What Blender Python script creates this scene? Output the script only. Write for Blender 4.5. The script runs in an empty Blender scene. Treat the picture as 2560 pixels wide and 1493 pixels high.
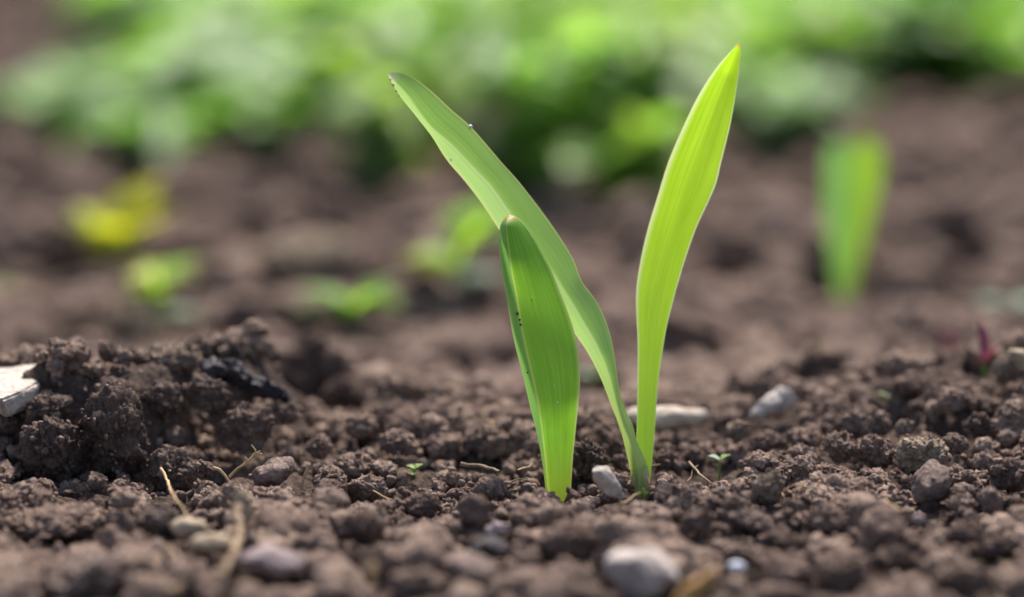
import bpy, math, random
import numpy as np
from mathutils import Vector, Matrix, Euler

random.seed(7)
RNG = np.random.default_rng(11)
S = bpy.context.scene
COL = S.collection
R = math.radians

# ------------------------------------------------------------------ camera
FPX = 7111.0                      # focal length in photo pixels (2560 wide, 100 mm on 36 mm)
PITCH = R(10.72)
CAM_H = 0.163
FOCUS = 0.642
cd = bpy.data.cameras.new('camera')
cam = bpy.data.objects.new('camera', cd)
COL.objects.link(cam)
cd.lens = 100.0
cd.sensor_width = 36.0
cd.clip_start = 0.02
cd.clip_end = 500.0
cd.dof.use_dof = True
cd.dof.focus_distance = FOCUS
cd.dof.aperture_fstop = 4.2
cam.location = (0, 0, CAM_H)
cam.rotation_euler = (math.pi / 2 - PITCH, 0, 0)
S.camera = cam

# ------------------------------------------------------------------ light
SUN_DIR = Vector((0.12, 0.52, 0.84)).normalized()     # towards the sun
w = bpy.data.worlds.new('World')
S.world = w
w.use_nodes = True
nt = w.node_tree
nt.nodes.clear()
sky = nt.nodes.new('ShaderNodeTexSky')
sky.sky_type = 'NISHITA'
sky.sun_disc = False
sky.sun_elevation = math.asin(SUN_DIR.z)
sky.sun_rotation = math.atan2(SUN_DIR.x, SUN_DIR.y)
sky.dust_density = 3.0
bg = nt.nodes.new('ShaderNodeBackground')
bg.inputs['Strength'].default_value = 0.12
wo = nt.nodes.new('ShaderNodeOutputWorld')
nt.links.new(sky.outputs[0], bg.inputs[0])
nt.links.new(bg.outputs[0], wo.inputs[0])
sd = bpy.data.lights.new('sun', 'SUN')
sd.energy = 4.3
sd.angle = R(5.0)
sd.color = (1.0, 0.93, 0.84)
sun = bpy.data.objects.new('sun', sd)
COL.objects.link(sun)
sun.rotation_euler = SUN_DIR.to_track_quat('Z', 'Y').to_euler()
sun.location = SUN_DIR * 5

S.view_settings.view_transform = 'Standard'
S.view_settings.look = 'None'
S.view_settings.exposure = 0.95
S.view_settings.gamma = 1.0
S.render.engine = 'CYCLES'
S.cycles.use_denoising = True
S.cycles.max_bounces = 8
S.cycles.transmission_bounces = 4
S.cycles.sample_clamp_indirect = 4.0

# ------------------------------------------------------------------ helpers
CT, ST = math.cos(PITCH), math.sin(PITCH)


def P(px, py, d):
    """point seen at photo pixel (px,py) at depth d along the view axis"""
    u = (px - 1280.0) / FPX * d
    v = -(py - 746.5) / FPX * d
    return Vector((u, d * CT + v * ST, CAM_H - d * ST + v * CT))


PX = 0.65 / FPX                   # metres per photo pixel at the focus distance


def tag(o, label=None, cat=None, group=None, kind=None):
    if label: o['label'] = label
    if cat: o['category'] = cat
    if group: o['group'] = group
    if kind: o['kind'] = kind
    return o


def empty(name, loc, rz=0.0):
    o = bpy.data.objects.new(name, None)
    o.empty_display_size = 0.01
    o.location = loc
    o.rotation_euler = (0, 0, rz)
    COL.objects.link(o)
    return o


def mesh_np(name, V, F, mat=None, parent=None, smooth=True, uv=None, attr=None, slots=None, fmat=None):
    """V (n,3), F (m,k) arrays -> linked mesh object"""
    V = np.asarray(V, dtype=np.float32)
    F = np.asarray(F, dtype=np.int32)
    me = bpy.data.meshes.new(name)
    k = F.shape[1]
    me.vertices.add(len(V))
    me.vertices.foreach_set('co', V.ravel())
    me.loops.add(F.size)
    me.loops.foreach_set('vertex_index', F.ravel())
    me.polygons.add(len(F))
    me.polygons.foreach_set('loop_start', np.arange(0, F.size, k, dtype=np.int32))
    me.polygons.foreach_set('loop_total', np.full(len(F), k, dtype=np.int32))
    me.polygons.foreach_set('use_smooth', np.full(len(F), smooth, dtype=bool))
    if fmat is not None:
        me.polygons.foreach_set('material_index', np.asarray(fmat, dtype=np.int32))
    if uv is not None:
        l = me.uv_layers.new(name='UVMap')
        l.data.foreach_set('uv', np.asarray(uv, dtype=np.float32)[F.ravel()].ravel())
    if attr is not None:
        for an, av in attr.items():
            a = me.attributes.new(an, 'FLOAT', 'POINT')
            a.data.foreach_set('value', np.asarray(av, dtype=np.float32))
    me.update(calc_edges=True)
    me.validate()
    for m in ([mat] if mat else []) + (slots or []):
        me.materials.append(m)
    o = bpy.data.objects.new(name, me)
    COL.objects.link(o)
    if parent:
        o.parent = parent
    return o


# ---- numpy noise
_perm = RNG.permutation(256)
_perm = np.concatenate([_perm, _perm, _perm])
_grad = RNG.normal(size=(256, 3))
_grad /= np.linalg.norm(_grad, axis=1, keepdims=True)
_jit = RNG.random((256, 3))


def _hash(i, j, k):
    return _perm[_perm[_perm[i & 255] + (j & 255)] + (k & 255)]


def perlin(p):
    p = np.asarray(p, dtype=np.float64)
    i = np.floor(p).astype(np.int64)
    f = p - i
    s = f * f * f * (f * (f * 6 - 15) + 10)
    out = 0
    for a in (0, 1):
        for b in (0, 1):
            for c in (0, 1):
                g = _grad[_hash(i[:, 0] + a, i[:, 1] + b, i[:, 2] + c)]
                d = (g * (f - (a, b, c))).sum(1)
                wx = s[:, 0] if a else 1 - s[:, 0]
                wy = s[:, 1] if b else 1 - s[:, 1]
                wz = s[:, 2] if c else 1 - s[:, 2]
                out = out + d * wx * wy * wz
    return out


def fbm(p, n=4, g=0.5):
    o, a = 0, 1.0
    for q in range(n):
        o = o + a * perlin(np.asarray(p) * 2 ** q + 17.3 * q)
        a *= g
    return o


def worley(p, dim=3):
    """distance to nearest feature point and its random id"""
    p = np.asarray(p, dtype=np.float64)
    i = np.floor(p).astype(np.int64)
    best = np.full(len(p), 9.0)
    bid = np.zeros(len(p))
    rz = (-1, 0, 1) if dim == 3 else (0,)
    for a in (-1, 0, 1):
        for b in (-1, 0, 1):
            for c in rz:
                h = _hash(i[:, 0] + a, i[:, 1] + b, i[:, 2] + c)
                q = i + (a, b, c) + _jit[h]
                if dim == 2:
                    d = ((q - p)[:, :2] ** 2).sum(1)
                else:
                    d = ((q - p) ** 2).sum(1)
                m = d < best
                best[m] = d[m]
                bid[m] = h[m] / 255.0
    return np.sqrt(best), bid


def dome(d, r=0.75):
    return np.sqrt(np.clip(1 - (d / r) ** 2, 0, 1))


# ------------------------------------------------------------------ materials
def nodes(name):
    m = bpy.data.materials.new(name)
    m.use_nodes = True
    t = m.node_tree
    t.nodes.clear()
    return m, t, (lambda k, **kw: _n(t, k, **kw)), t.links.new


def _n(t, k, **kw):
    n = t.nodes.new(k)
    for a, v in kw.items():
        if a in n.inputs:
            n.inputs[a].default_value = v
        else:
            setattr(n, a, v)
    return n


def ramp(t, stops, interp='LINEAR'):
    n = t.nodes.new('ShaderNodeValToRGB')
    cr = n.color_ramp
    cr.interpolation = interp
    while len(cr.elements) > len(stops):
        cr.elements.remove(cr.elements[-1])
    while len(cr.elements) < len(stops):
        cr.elements.new(0.5)
    for e, (p, c) in zip(cr.elements, stops):
        e.position = p
        e.color = (*c, 1) if len(c) == 3 else c
    return n


def soil_material(name, dark, mid, light, scale=1.0, bump=1.0, rough=0.95):
    m, t, N, L = nodes(name)
    geo = N('ShaderNodeNewGeometry')
    at = N('ShaderNodeAttribute', attribute_name='tint')
    oi = N('ShaderNodeObjectInfo')
    n1 = N('ShaderNodeTexNoise', Scale=260.0 * scale, Detail=6.0, Roughness=0.65)
    n2 = N('ShaderNodeTexNoise', Scale=38.0 * scale, Detail=3.0)
    n3 = N('ShaderNodeTexNoise', Scale=1500.0 * scale, Detail=4.0, Roughness=0.7)
    for n in (n1, n2, n3):
        L(geo.outputs['Position'], n.inputs['Vector'])
    s = N('ShaderNodeMath', operation='MULTIPLY_ADD')
    L(at.outputs['Fac'], s.inputs[0]); s.inputs[1].default_value = 0.34
    s2 = N('ShaderNodeMath', operation='MULTIPLY_ADD')
    L(oi.outputs['Random'], s2.inputs[0]); s2.inputs[1].default_value = 0.30; s2.inputs[2].default_value = -0.34
    L(s2.outputs[0], s.inputs[2])
    a = N('ShaderNodeMath', operation='ADD'); L(n1.outputs['Fac'], a.inputs[0]); L(s.outputs[0], a.inputs[1])
    b = N('ShaderNodeMath', operation='MULTIPLY_ADD'); L(n2.outputs['Fac'], b.inputs[0]); b.inputs[1].default_value = 0.5
    L(a.outputs[0], b.inputs[2])
    c = N('ShaderNodeMath', operation='MULTIPLY_ADD'); L(n3.outputs['Fac'], c.inputs[0]); c.inputs[1].default_value = 0.45
    L(b.outputs[0], c.inputs[2])
    mp = N('ShaderNodeMapRange'); mp.inputs[1].default_value = 0.55; mp.inputs[2].default_value = 1.35
    L(c.outputs[0], mp.inputs[0])
    rp = ramp(t, [(0.0, dark), (0.5, mid), (1.0, light)])
    L(mp.outputs[0], rp.inputs[0])
    vo = N('ShaderNodeTexVoronoi', Scale=900.0 * scale, feature='SMOOTH_F1')
    wv = N('ShaderNodeVectorMath', operation='MULTIPLY_ADD')
    L(n3.outputs['Color'], wv.inputs[0]); wv.inputs[1].default_value = (0.0012, 0.0012, 0.0012)
    L(geo.outputs['Position'], wv.inputs[2]); L(wv.outputs[0], vo.inputs['Vector'])
    vi = N('ShaderNodeMath', operation='MULTIPLY_ADD'); L(vo.outputs['Distance'], vi.inputs[0]); vi.inputs[1].default_value = -1.0
    L(n3.outputs['Fac'], vi.inputs[2])
    bp = N('ShaderNodeBump', Strength=0.9 * bump, Distance=0.0010)
    L(vi.outputs[0], bp.inputs['Height'])
    bp2 = N('ShaderNodeBump', Strength=0.6 * bump, Distance=0.0022)
    L(n1.outputs['Fac'], bp2.inputs['Height'])
    L(bp.outputs[0], bp2.inputs['Normal'])
    p = N('ShaderNodeBsdfPrincipled', Roughness=rough)
    p.inputs['Specular IOR Level'].default_value = 0.22
    L(rp.outputs[0], p.inputs['Base Color'])
    L(bp2.outputs[0], p.inputs['Normal'])
    o = N('ShaderNodeOutputMaterial')
    L(p.outputs[0], o.inputs[0])
    return m


M_SOIL = soil_material('soil', (0.039, 0.026, 0.021), (0.096, 0.064, 0.051), (0.196, 0.140, 0.110), bump=1.2)  # sheet colour darkened to put shade into the gaps between clods
M_CLOD = soil_material('clod_soil', (0.079, 0.053, 0.043), (0.205, 0.140, 0.112), (0.415, 0.300, 0.235), bump=1.3)
M_CLOD_DARK = soil_material('shaded_clod_and_dirt', (0.057, 0.038, 0.033), (0.146, 0.101, 0.082), (0.305, 0.222, 0.174), bump=1.3)  # clod colour darkened, shade of the clods painted in; also colours dirt crumbs
M_CLOD_PALE = soil_material('dry_clod_soil', (0.153, 0.110, 0.081), (0.312, 0.233, 0.174), (0.512, 0.402, 0.303), bump=1.3)
M_CLOD_PURPLE = soil_material('purplish_clod_soil', (0.096, 0.067, 0.059), (0.206, 0.150, 0.126), (0.381, 0.283, 0.239), bump=1.1)
M_STONE = soil_material('pale_stone', (0.264, 0.206, 0.160), (0.528, 0.456, 0.386), (0.686, 0.611, 0.529), 0.7, 0.5, 0.85)
M_SLAB = soil_material('white_slab', (0.252, 0.205, 0.168), (0.504, 0.443, 0.384), (0.638, 0.582, 0.520), 0.9, 0.8, 0.85)
M_STONE_GREY = soil_material('grey_stone', (0.206, 0.168, 0.148), (0.447, 0.386, 0.353), (0.585, 0.521, 0.484), 0.6, 0.45, 0.8)
M_STONE_TAN = soil_material('tan_stone', (0.15, 0.11, 0.075), (0.32, 0.25, 0.175), (0.46, 0.37, 0.27), 0.7, 0.6, 0.88)
M_STONE_LILAC = soil_material('lilac_stone', (0.129, 0.095, 0.090), (0.258, 0.198, 0.194), (0.368, 0.297, 0.284), 0.7, 0.6, 0.85)
M_CHAR = soil_material('charcoal', (0.014, 0.012, 0.015), (0.036, 0.031, 0.036), (0.13, 0.105, 0.105), 0.8, 0.8, 0.55)
M_WHITE = soil_material('white_chip', (0.62, 0.62, 0.68), (0.72, 0.72, 0.80), (0.80, 0.80, 0.86), 0.5, 0.1, 0.4)
M_STRAW = soil_material('dry_straw', (0.26, 0.17, 0.08), (0.42, 0.29, 0.15), (0.56, 0.42, 0.25), 1.0, 0.3, 0.7)
M_ROOT = soil_material('dry_root', (0.10, 0.066, 0.042), (0.21, 0.145, 0.092), (0.36, 0.265, 0.175), 1.0, 0.3, 0.8)
M_ORANGE = soil_material('orange_dry_leaf', (0.34, 0.17, 0.05), (0.50, 0.27, 0.09), (0.62, 0.38, 0.15), 0.7, 0.3, 0.6)


def leaf_material(name, refl, vein, trans, tmix=0.5, margin=None, tip=None, base=None, rough=0.42, veins=55.0,
                  spec=0.45, tip_at=0.965, base_to=0.16, sheen=0.0, crease=None):
    """thin leaf: reflecting skin over a translucent sheet, parallel veins along v (UV u across, v along)"""
    m, t, N, L = nodes(name)
    uv = N('ShaderNodeUVMap')
    sp = N('ShaderNodeSeparateXYZ'); L(uv.outputs[0], sp.inputs[0])
    cb = N('ShaderNodeCombineXYZ')
    mu = N('ShaderNodeMath', operation='MULTIPLY'); L(sp.outputs[0], mu.inputs[0]); mu.inputs[1].default_value = veins
    mv = N('ShaderNodeMath', operation='MULTIPLY'); L(sp.outputs[1], mv.inputs[0]); mv.inputs[1].default_value = 1.6
    L(mu.outputs[0], cb.inputs[0]); L(mv.outputs[0], cb.inputs[1])
    nz = N('ShaderNodeTexNoise', Scale=1.0, Detail=3.0, Roughness=0.6); L(cb.outputs[0], nz.inputs['Vector'])
    rv = ramp(t, [(0.38, (0, 0, 0)), (0.66, (1, 1, 1))]); L(nz.outputs['Fac'], rv.inputs[0])
    cb2 = N('ShaderNodeCombineXYZ')
    mu2 = N('ShaderNodeMath', operation='MULTIPLY'); L(sp.outputs[0], mu2.inputs[0]); mu2.inputs[1].default_value = 3.0
    mv2 = N('ShaderNodeMath', operation='MULTIPLY'); L(sp.outputs[1], mv2.inputs[0]); mv2.inputs[1].default_value = 5.0
    L(mu2.outputs[0], cb2.inputs[0]); L(mv2.outputs[0], cb2.inputs[1])
    nb = N('ShaderNodeTexNoise', Scale=1.0, Detail=4.0); L(cb2.outputs[0], nb.inputs['Vector'])

    def mix(fac, a, b, facscale=None):
        x = N('ShaderNodeMix', data_type='RGBA')
        if facscale is not None:
            q = N('ShaderNodeMath', operation='MULTIPLY'); L(fac, q.inputs[0]); q.inputs[1].default_value = facscale
            fac = q.outputs[0]
        L(fac, x.inputs['Factor'])
        for s, v in (('A', a), ('B', b)):
            i = [k for k in x.inputs if k.name == s and k.type == 'RGBA'][0]
            if isinstance(v, tuple):
                i.default_value = (*v, 1)
            else:
                L(v, i)
        return [k for k in x.outputs if k.type == 'RGBA'][0]

    c = mix(rv.outputs[0], tuple(k * 0.9 for k in refl), vein, 0.75)
    tcol = mix(rv.outputs[0], tuple(k * 0.80 for k in trans), tuple(min(1, k * 1.06 + 0.02) for k in trans))
    blot = N('ShaderNodeMapRange'); L(nb.outputs['Fac'], blot.inputs[0]); blot.inputs[1].default_value = 0.35; blot.inputs[2].default_value = 0.7
    c = mix(blot.outputs[0], c, tuple(k * 0.66 for k in refl), 0.6)
    tcol = mix(blot.outputs[0], tcol, tuple(k * 0.66 for k in trans), 0.5)
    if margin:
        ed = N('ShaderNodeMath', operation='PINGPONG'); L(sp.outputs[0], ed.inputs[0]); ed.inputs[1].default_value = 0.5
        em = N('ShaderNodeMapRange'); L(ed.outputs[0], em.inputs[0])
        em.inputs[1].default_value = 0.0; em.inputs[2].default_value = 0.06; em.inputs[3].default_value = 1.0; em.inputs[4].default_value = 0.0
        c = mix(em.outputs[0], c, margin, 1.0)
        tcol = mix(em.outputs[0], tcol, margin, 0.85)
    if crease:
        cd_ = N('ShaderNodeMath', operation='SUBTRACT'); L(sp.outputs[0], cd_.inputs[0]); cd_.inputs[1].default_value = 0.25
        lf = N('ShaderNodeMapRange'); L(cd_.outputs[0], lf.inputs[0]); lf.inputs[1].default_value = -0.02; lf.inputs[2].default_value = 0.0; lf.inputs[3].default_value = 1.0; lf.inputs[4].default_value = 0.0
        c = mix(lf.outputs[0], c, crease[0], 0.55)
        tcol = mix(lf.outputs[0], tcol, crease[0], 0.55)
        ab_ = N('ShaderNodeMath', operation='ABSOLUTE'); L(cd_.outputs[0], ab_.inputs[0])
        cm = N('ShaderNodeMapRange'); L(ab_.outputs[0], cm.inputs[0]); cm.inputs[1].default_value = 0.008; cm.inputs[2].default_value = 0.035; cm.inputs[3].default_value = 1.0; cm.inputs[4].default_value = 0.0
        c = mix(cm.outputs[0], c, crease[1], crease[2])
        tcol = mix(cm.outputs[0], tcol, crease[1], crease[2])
    if base:
        bm_ = N('ShaderNodeMapRange'); L(sp.outputs[1], bm_.inputs[0])
        bm_.inputs[1].default_value = 0.02; bm_.inputs[2].default_value = base_to; bm_.inputs[3].default_value = 1.0; bm_.inputs[4].default_value = 0.0
        c = mix(bm_.outputs[0], c, base, 0.75)
        tcol = mix(bm_.outputs[0], tcol, base, 0.75)
    if tip:
        tm = N('ShaderNodeMapRange'); L(sp.outputs[1], tm.inputs[0])
        tm.inputs[1].default_value = tip_at; tm.inputs[2].default_value = 1.0
        c = mix(tm.outputs[0], c, tip)
        tcol = mix(tm.outputs[0], tcol, tip)
    bp = N('ShaderNodeBump', Strength=0.35, Distance=0.0002); L(nz.outputs['Fac'], bp.inputs['Height'])
    p = N('ShaderNodeBsdfPrincipled', Roughness=rough)
    p.inputs['Specular IOR Level'].default_value = spec
    p.inputs['Sheen Weight'].default_value = sheen
    L(c, p.inputs['Base Color']); L(bp.outputs[0], p.inputs['Normal'])
    tr = N('ShaderNodeBsdfTranslucent'); L(tcol, tr.inputs[0])
    mx = N('ShaderNodeMixShader'); mx.inputs[0].default_value = tmix
    L(p.outputs[0], mx.inputs[1]); L(tr.outputs[0], mx.inputs[2])
    o = N('ShaderNodeOutputMaterial'); L(mx.outputs[0], o.inputs[0])
    return m


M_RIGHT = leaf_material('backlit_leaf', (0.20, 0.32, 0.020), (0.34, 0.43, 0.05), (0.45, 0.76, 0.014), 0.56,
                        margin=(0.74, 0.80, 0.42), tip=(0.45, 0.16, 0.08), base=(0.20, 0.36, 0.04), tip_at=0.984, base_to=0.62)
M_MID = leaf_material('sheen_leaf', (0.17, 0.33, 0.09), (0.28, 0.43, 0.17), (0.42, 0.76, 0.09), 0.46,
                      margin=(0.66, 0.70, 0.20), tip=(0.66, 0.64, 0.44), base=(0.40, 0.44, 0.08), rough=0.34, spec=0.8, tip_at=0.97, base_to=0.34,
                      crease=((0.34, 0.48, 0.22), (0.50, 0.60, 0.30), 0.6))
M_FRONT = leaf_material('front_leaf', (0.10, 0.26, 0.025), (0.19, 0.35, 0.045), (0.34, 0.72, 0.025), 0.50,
                        margin=(0.55, 0.62, 0.20), tip=(0.66, 0.40, 0.16), base=(0.46, 0.52, 0.05), tip_at=0.955, base_to=0.26, crease=((0.14, 0.32, 0.13), (0.58, 0.62, 0.18), 0.62))  # strip left of the fold bluer, sky reflection put into its colour
M_RIM = leaf_material('pale_leaf_fleck', (0.66, 0.70, 0.46), (0.70, 0.72, 0.5), (0.70, 0.78, 0.42), 0.4)
M_SPROUT = leaf_material('far_sprout_leaf', (0.15, 0.33, 0.12), (0.20, 0.38, 0.14), (0.32, 0.66, 0.10), 0.42, base=(0.40, 0.42, 0.06))
M_SPROUT_Y = leaf_material('far_sprout_yellow_leaf', (0.22, 0.36, 0.04), (0.28, 0.42, 0.05), (0.40, 0.68, 0.03), 0.5, base=(0.40, 0.40, 0.06))
M_YELLOW = leaf_material('yellowing_leaf', (0.48, 0.47, 0.03), (0.54, 0.52, 0.05), (0.70, 0.72, 0.03), 0.5)
M_LIME = leaf_material('lime_leaf', (0.21, 0.35, 0.045), (0.26, 0.39, 0.06), (0.38, 0.62, 0.05), 0.54)
M_GREEN = leaf_material('weed_leaf', (0.155, 0.32, 0.06), (0.20, 0.37, 0.075), (0.32, 0.62, 0.065), 0.55)
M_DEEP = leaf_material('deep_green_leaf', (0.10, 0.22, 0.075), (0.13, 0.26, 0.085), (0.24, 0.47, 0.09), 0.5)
M_GLAUC = leaf_material('glaucous_leaf', (0.336, 0.468, 0.276), (0.396, 0.516, 0.324), (0.432, 0.624, 0.276), 0.44, rough=0.5)
M_FRESH = leaf_material('fresh_green_leaf', (0.28, 0.48, 0.05), (0.34, 0.54, 0.07), (0.56, 0.90, 0.05), 0.56)
M_TEAL = leaf_material('bluish_leaf', (0.20, 0.33, 0.22), (0.25, 0.38, 0.26), (0.26, 0.46, 0.22), 0.38, rough=0.5)
M_STEM = leaf_material('weed_stem', (0.16, 0.24, 0.06), (0.2, 0.28, 0.08), (0.25, 0.38, 0.06), 0.2)
M_RED = leaf_material('crimson_leaf', (0.20, 0.05, 0.08), (0.24, 0.07, 0.10), (0.24, 0.05, 0.08), 0.35)


# ------------------------------------------------------------------ terrain
def sstep(t):
    t = np.clip(t, 0, 1)
    return t * t * (3 - 2 * t)


def macro(x, y):
    x = np.asarray(x, float); y = np.asarray(y, float)
    h = np.zeros_like(x + y)

    def g(cx, cy, sx, sy, a, p=2.0):
        return a * np.exp(-np.abs((x - cx) / sx) ** p - np.abs((y - cy) / sy) ** p)
    # left heap: a steep broken face towards the viewer, a level crest, a fall at the back
    q = np.stack([(x * 45).ravel(), (y * 45).ravel(), np.full(x.size, 6.6)], 1)
    wob = 0.007 * fbm(q, 2).reshape(x.shape)
    yf = 0.631 + 0.024 * sstep((x + 0.088 + wob) / 0.018)
    hp = sstep((y + wob - yf) / 0.021) * (1 - sstep((y + wob * 1.5 - yf - 0.026) / 0.030)) * (1 - sstep((x + wob + 0.066) / 0.024))
    h = h + hp * (0.0225 + 0.003 * np.clip((-0.085 - x) / 0.03, -1, 0.4))
    h = h + g(-0.056, 0.752, 0.020, 0.020, 0.013)            # lump behind it
    h = h + g(0.150, 0.690, 0.066, 0.042, 0.0190)             # rise on the right
    h = h + g(0.070, 0.800, 0.060, 0.040, 0.004)
    h = h - 0.014 * sstep((y - 0.692) / 0.085)                # the bed drops away behind the near bank
    h = h + g(0.0805, 0.730, 0.014, 0.016, 0.011)
    h = h + g(0.020, 0.672, 0.060, 0.022, 0.0035)
    far = np.clip((y - 0.78) / 0.2, 0, 1)
    p = np.stack([(x * 9).ravel(), (y * 13).ravel(), np.full(x.size, 3.7)], 1)
    h = h + far * 0.016 * fbm(p, 3).reshape(x.shape) * np.exp(-((y - 1.3) / 6.0) ** 2)
    p = np.stack([(x * 28).ravel(), (y * 28).ravel(), np.full(x.size, 8.1)], 1)
    h = h + 0.0035 * fbm(p, 3).reshape(x.shape)
    return h


def detail(x, y, step):
    x = np.asarray(x, float).ravel(); y = np.asarray(y, float).ravel()
    step = np.broadcast_to(step, x.shape)
    h = np.zeros_like(x)
    wx = 0.0015 * perlin(np.stack([x * 300, y * 300, x * 0 + 1.5], 1))
    wy = 0.0015 * perlin(np.stack([x * 300, y * 300, x * 0 + 9.5], 1))
    for s, a, z in ((0.040, 0.010, 1.5), (0.014, 0.0048, 4.5), (0.0062, 0.0024, 7.5), (0.0028, 0.0012, 11.5), (0.0014, 0.0006, 14.5)):
        k = np.clip(1.6 - step / (s * 0.35), 0, 1)
        if s > 0.03:
            k = k * np.clip((y - 0.78) / 0.15, 0, 1)
        d, i = worley(np.stack([(x + wx) / s, (y + wy) / s, x * 0 + z], 1), 2)
        h += k * a * (dome(d, 0.8) * (0.35 + 0.9 * i) - (0.95 if s > 0.03 else 0.78))
    return h


def axis(a0, a1, fine, segs, end):
    """graded coordinates: fine between a0,a1, further (limit, step) segments upward, geometric growth to +-end"""
    c = list(np.arange(a0, a1, fine))
    x, s = c[-1], fine
    for lim, st in segs:
        while x < lim:
            s = min(s * 1.08, st); x += s; c.append(x)
    while x < end:
        s *= 1.10; x += s; c.append(x)
    x, s = c[0], fine
    lo = []
    while x > -end:
        s *= 1.10; x -= s; lo.append(x)
    return np.array(lo[::-1] + c)


gx = axis(-0.16, 0.16, 0.0006, [(0.35, 0.004)], 60.0)
gy = axis(0.56, 0.76, 0.0006, [(0.82, 0.0012), (1.3, 0.003), (2.2, 0.008)], 60.0)
X, Y = np.meshgrid(gx, gy)
stepx = np.gradient(gx)[None, :] + 0 * Y
stepy = np.gradient(gy)[:, None] + 0 * X
step = np.maximum(stepx, stepy).ravel()
Z = macro(X, Y).ravel() + detail(X, Y, step)
Z = np.where(step > 0.05, 0.0, Z)
nx, ny = len(gx), len(gy)
idx = np.arange(nx * ny).reshape(ny, nx)
F = np.stack([idx[:-1, :-1], idx[:-1, 1:], idx[1:, 1:], idx[1:, :-1]], -1).reshape(-1, 4)
V = np.stack([X.ravel(), Y.ravel(), Z], 1)
tint = 0.5 + 0.6 * fbm(np.stack([X.ravel() * 120, Y.ravel() * 120, Z * 60], 1), 3)
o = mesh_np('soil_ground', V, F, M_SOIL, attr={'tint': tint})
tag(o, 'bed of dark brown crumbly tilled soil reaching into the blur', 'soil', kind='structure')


def ground_z(x, y):
    return float(macro(np.array([x]), np.array([y]))[0])


def on_ground(px, py, lift=0.0):
    """first point where the ray through a photo pixel meets the terrain (raised by lift)"""
    lo, d = None, 0.5
    ds = np.arange(0.52, 6.0, 0.002)
    pts = np.array([P(px, py, q)[:] for q in ds])
    gz = macro(pts[:, 0], pts[:, 1]) + lift + 0.0015
    hit = np.nonzero(pts[:, 2] <= gz)[0]
    k = hit[0] if len(hit) else len(ds) - 1
    return Vector(pts[k]), float(ds[k])


# ------------------------------------------------------------------ clod shapes
def icosphere(n):
    import bmesh
    bm = bmesh.new()
    bmesh.ops.create_icosphere(bm, subdivisions=n, radius=1.0)
    v = np.array([q.co[:] for q in bm.verts])
    f = np.array([[q.index for q in t.verts] for t in bm.faces])
    bm.free()
    return v, f


ICO = {n: icosphere(n) for n in (2, 3, 4, 5)}


def clod_shape(n, seed, kind='crumb', aspect=(1, 1, 1)):
    v, f = ICO[n]
    asp = np.array(aspect, float); asp = asp / asp.mean()
    v0 = v
    v = v * asp
    off = np.array([seed * 7.13, seed * 3.7, seed * 11.9])
    rs = np.random.default_rng(seed + 100)
    if kind == 'smooth':
        r = 1 + 0.25 * perlin(v * 0.9 + off) + 0.06 * fbm(v * 3.0 + off, 3) + 0.03 * fbm(v * 12 + off, 2)
    else:
        r = 1 + 0.45 * fbm(v * 0.95 + off, 2)
    q = v * r[:, None]
    for _ in range(0 if kind == 'smooth' else (rs.integers(1, 4) if kind == 'crumb' else 4)):    # broken flats
        nrm = rs.normal(size=3); nrm /= np.linalg.norm(nrm)
        dd = q @ nrm - rs.uniform(0.6, 0.85)
        m = dd > 0
        q[m] -= np.outer(dd[m] * 0.8, nrm)
    k = np.zeros(len(v))
    if kind == 'crumb':
        wv = v + 0.10 * np.stack([perlin(v * 3 + off + z) for z in (3, 13, 23)], 1)
        d1, i1 = worley(wv * 1.9 + off)
        k += 0.24 * (dome(d1, 0.85) * (0.3 + 0.9 * i1) - 0.5)
        d2, i2 = worley(wv * 4.4 + off + 31)
        k += 0.15 * (dome(d2, 0.75) * (0.2 + 1.0 * i2) - 0.4)
        if n >= 4:
            d3, i3 = worley(wv * 9.5 + off + 57)
            k += 0.085 * (dome(d3, 0.72) * (0.2 + 1.0 * i3) - 0.4)
            k += 0.06 * fbm(v * 7 + off, 4, 0.65)
            d4, i4 = worley(wv * 6.0 + off + 91)
            k -= np.where(i4 > 0.72, 0.13 * dome(d4, 0.5), 0)        # pores
        if n >= 5:
            d5, i5 = worley(wv * 20 + off + 77)
            k += 0.045 * (dome(d5, 0.7) * (0.2 + 1.0 * i5) - 0.4)
    elif kind == 'stone':
        k += 0.05 * fbm(v * 3.0 + off, 5, 0.55)
    q = q + v0 * (k * (1.2 if kind == 'crumb' else 1.0))[:, None]
    q -= (q.max(0) + q.min(0)) / 2
    q /= np.abs(q).max(0)
    return q, f


NVAR = 10
SHAPES = {n: [clod_shape(n, 20 + s) for s in range(NVAR)] for n in (2, 3, 4)}


def rot_np(rs, full=True):
    a = rs.uniform(0, 2 * math.pi)
    e = Euler((rs.uniform(-3.1, 3.1) if full else rs.uniform(-.35, .35), rs.uniform(-3.1, 3.1) if full else rs.uniform(-.35, .35), a))
    return np.array(e.to_matrix())


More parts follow.
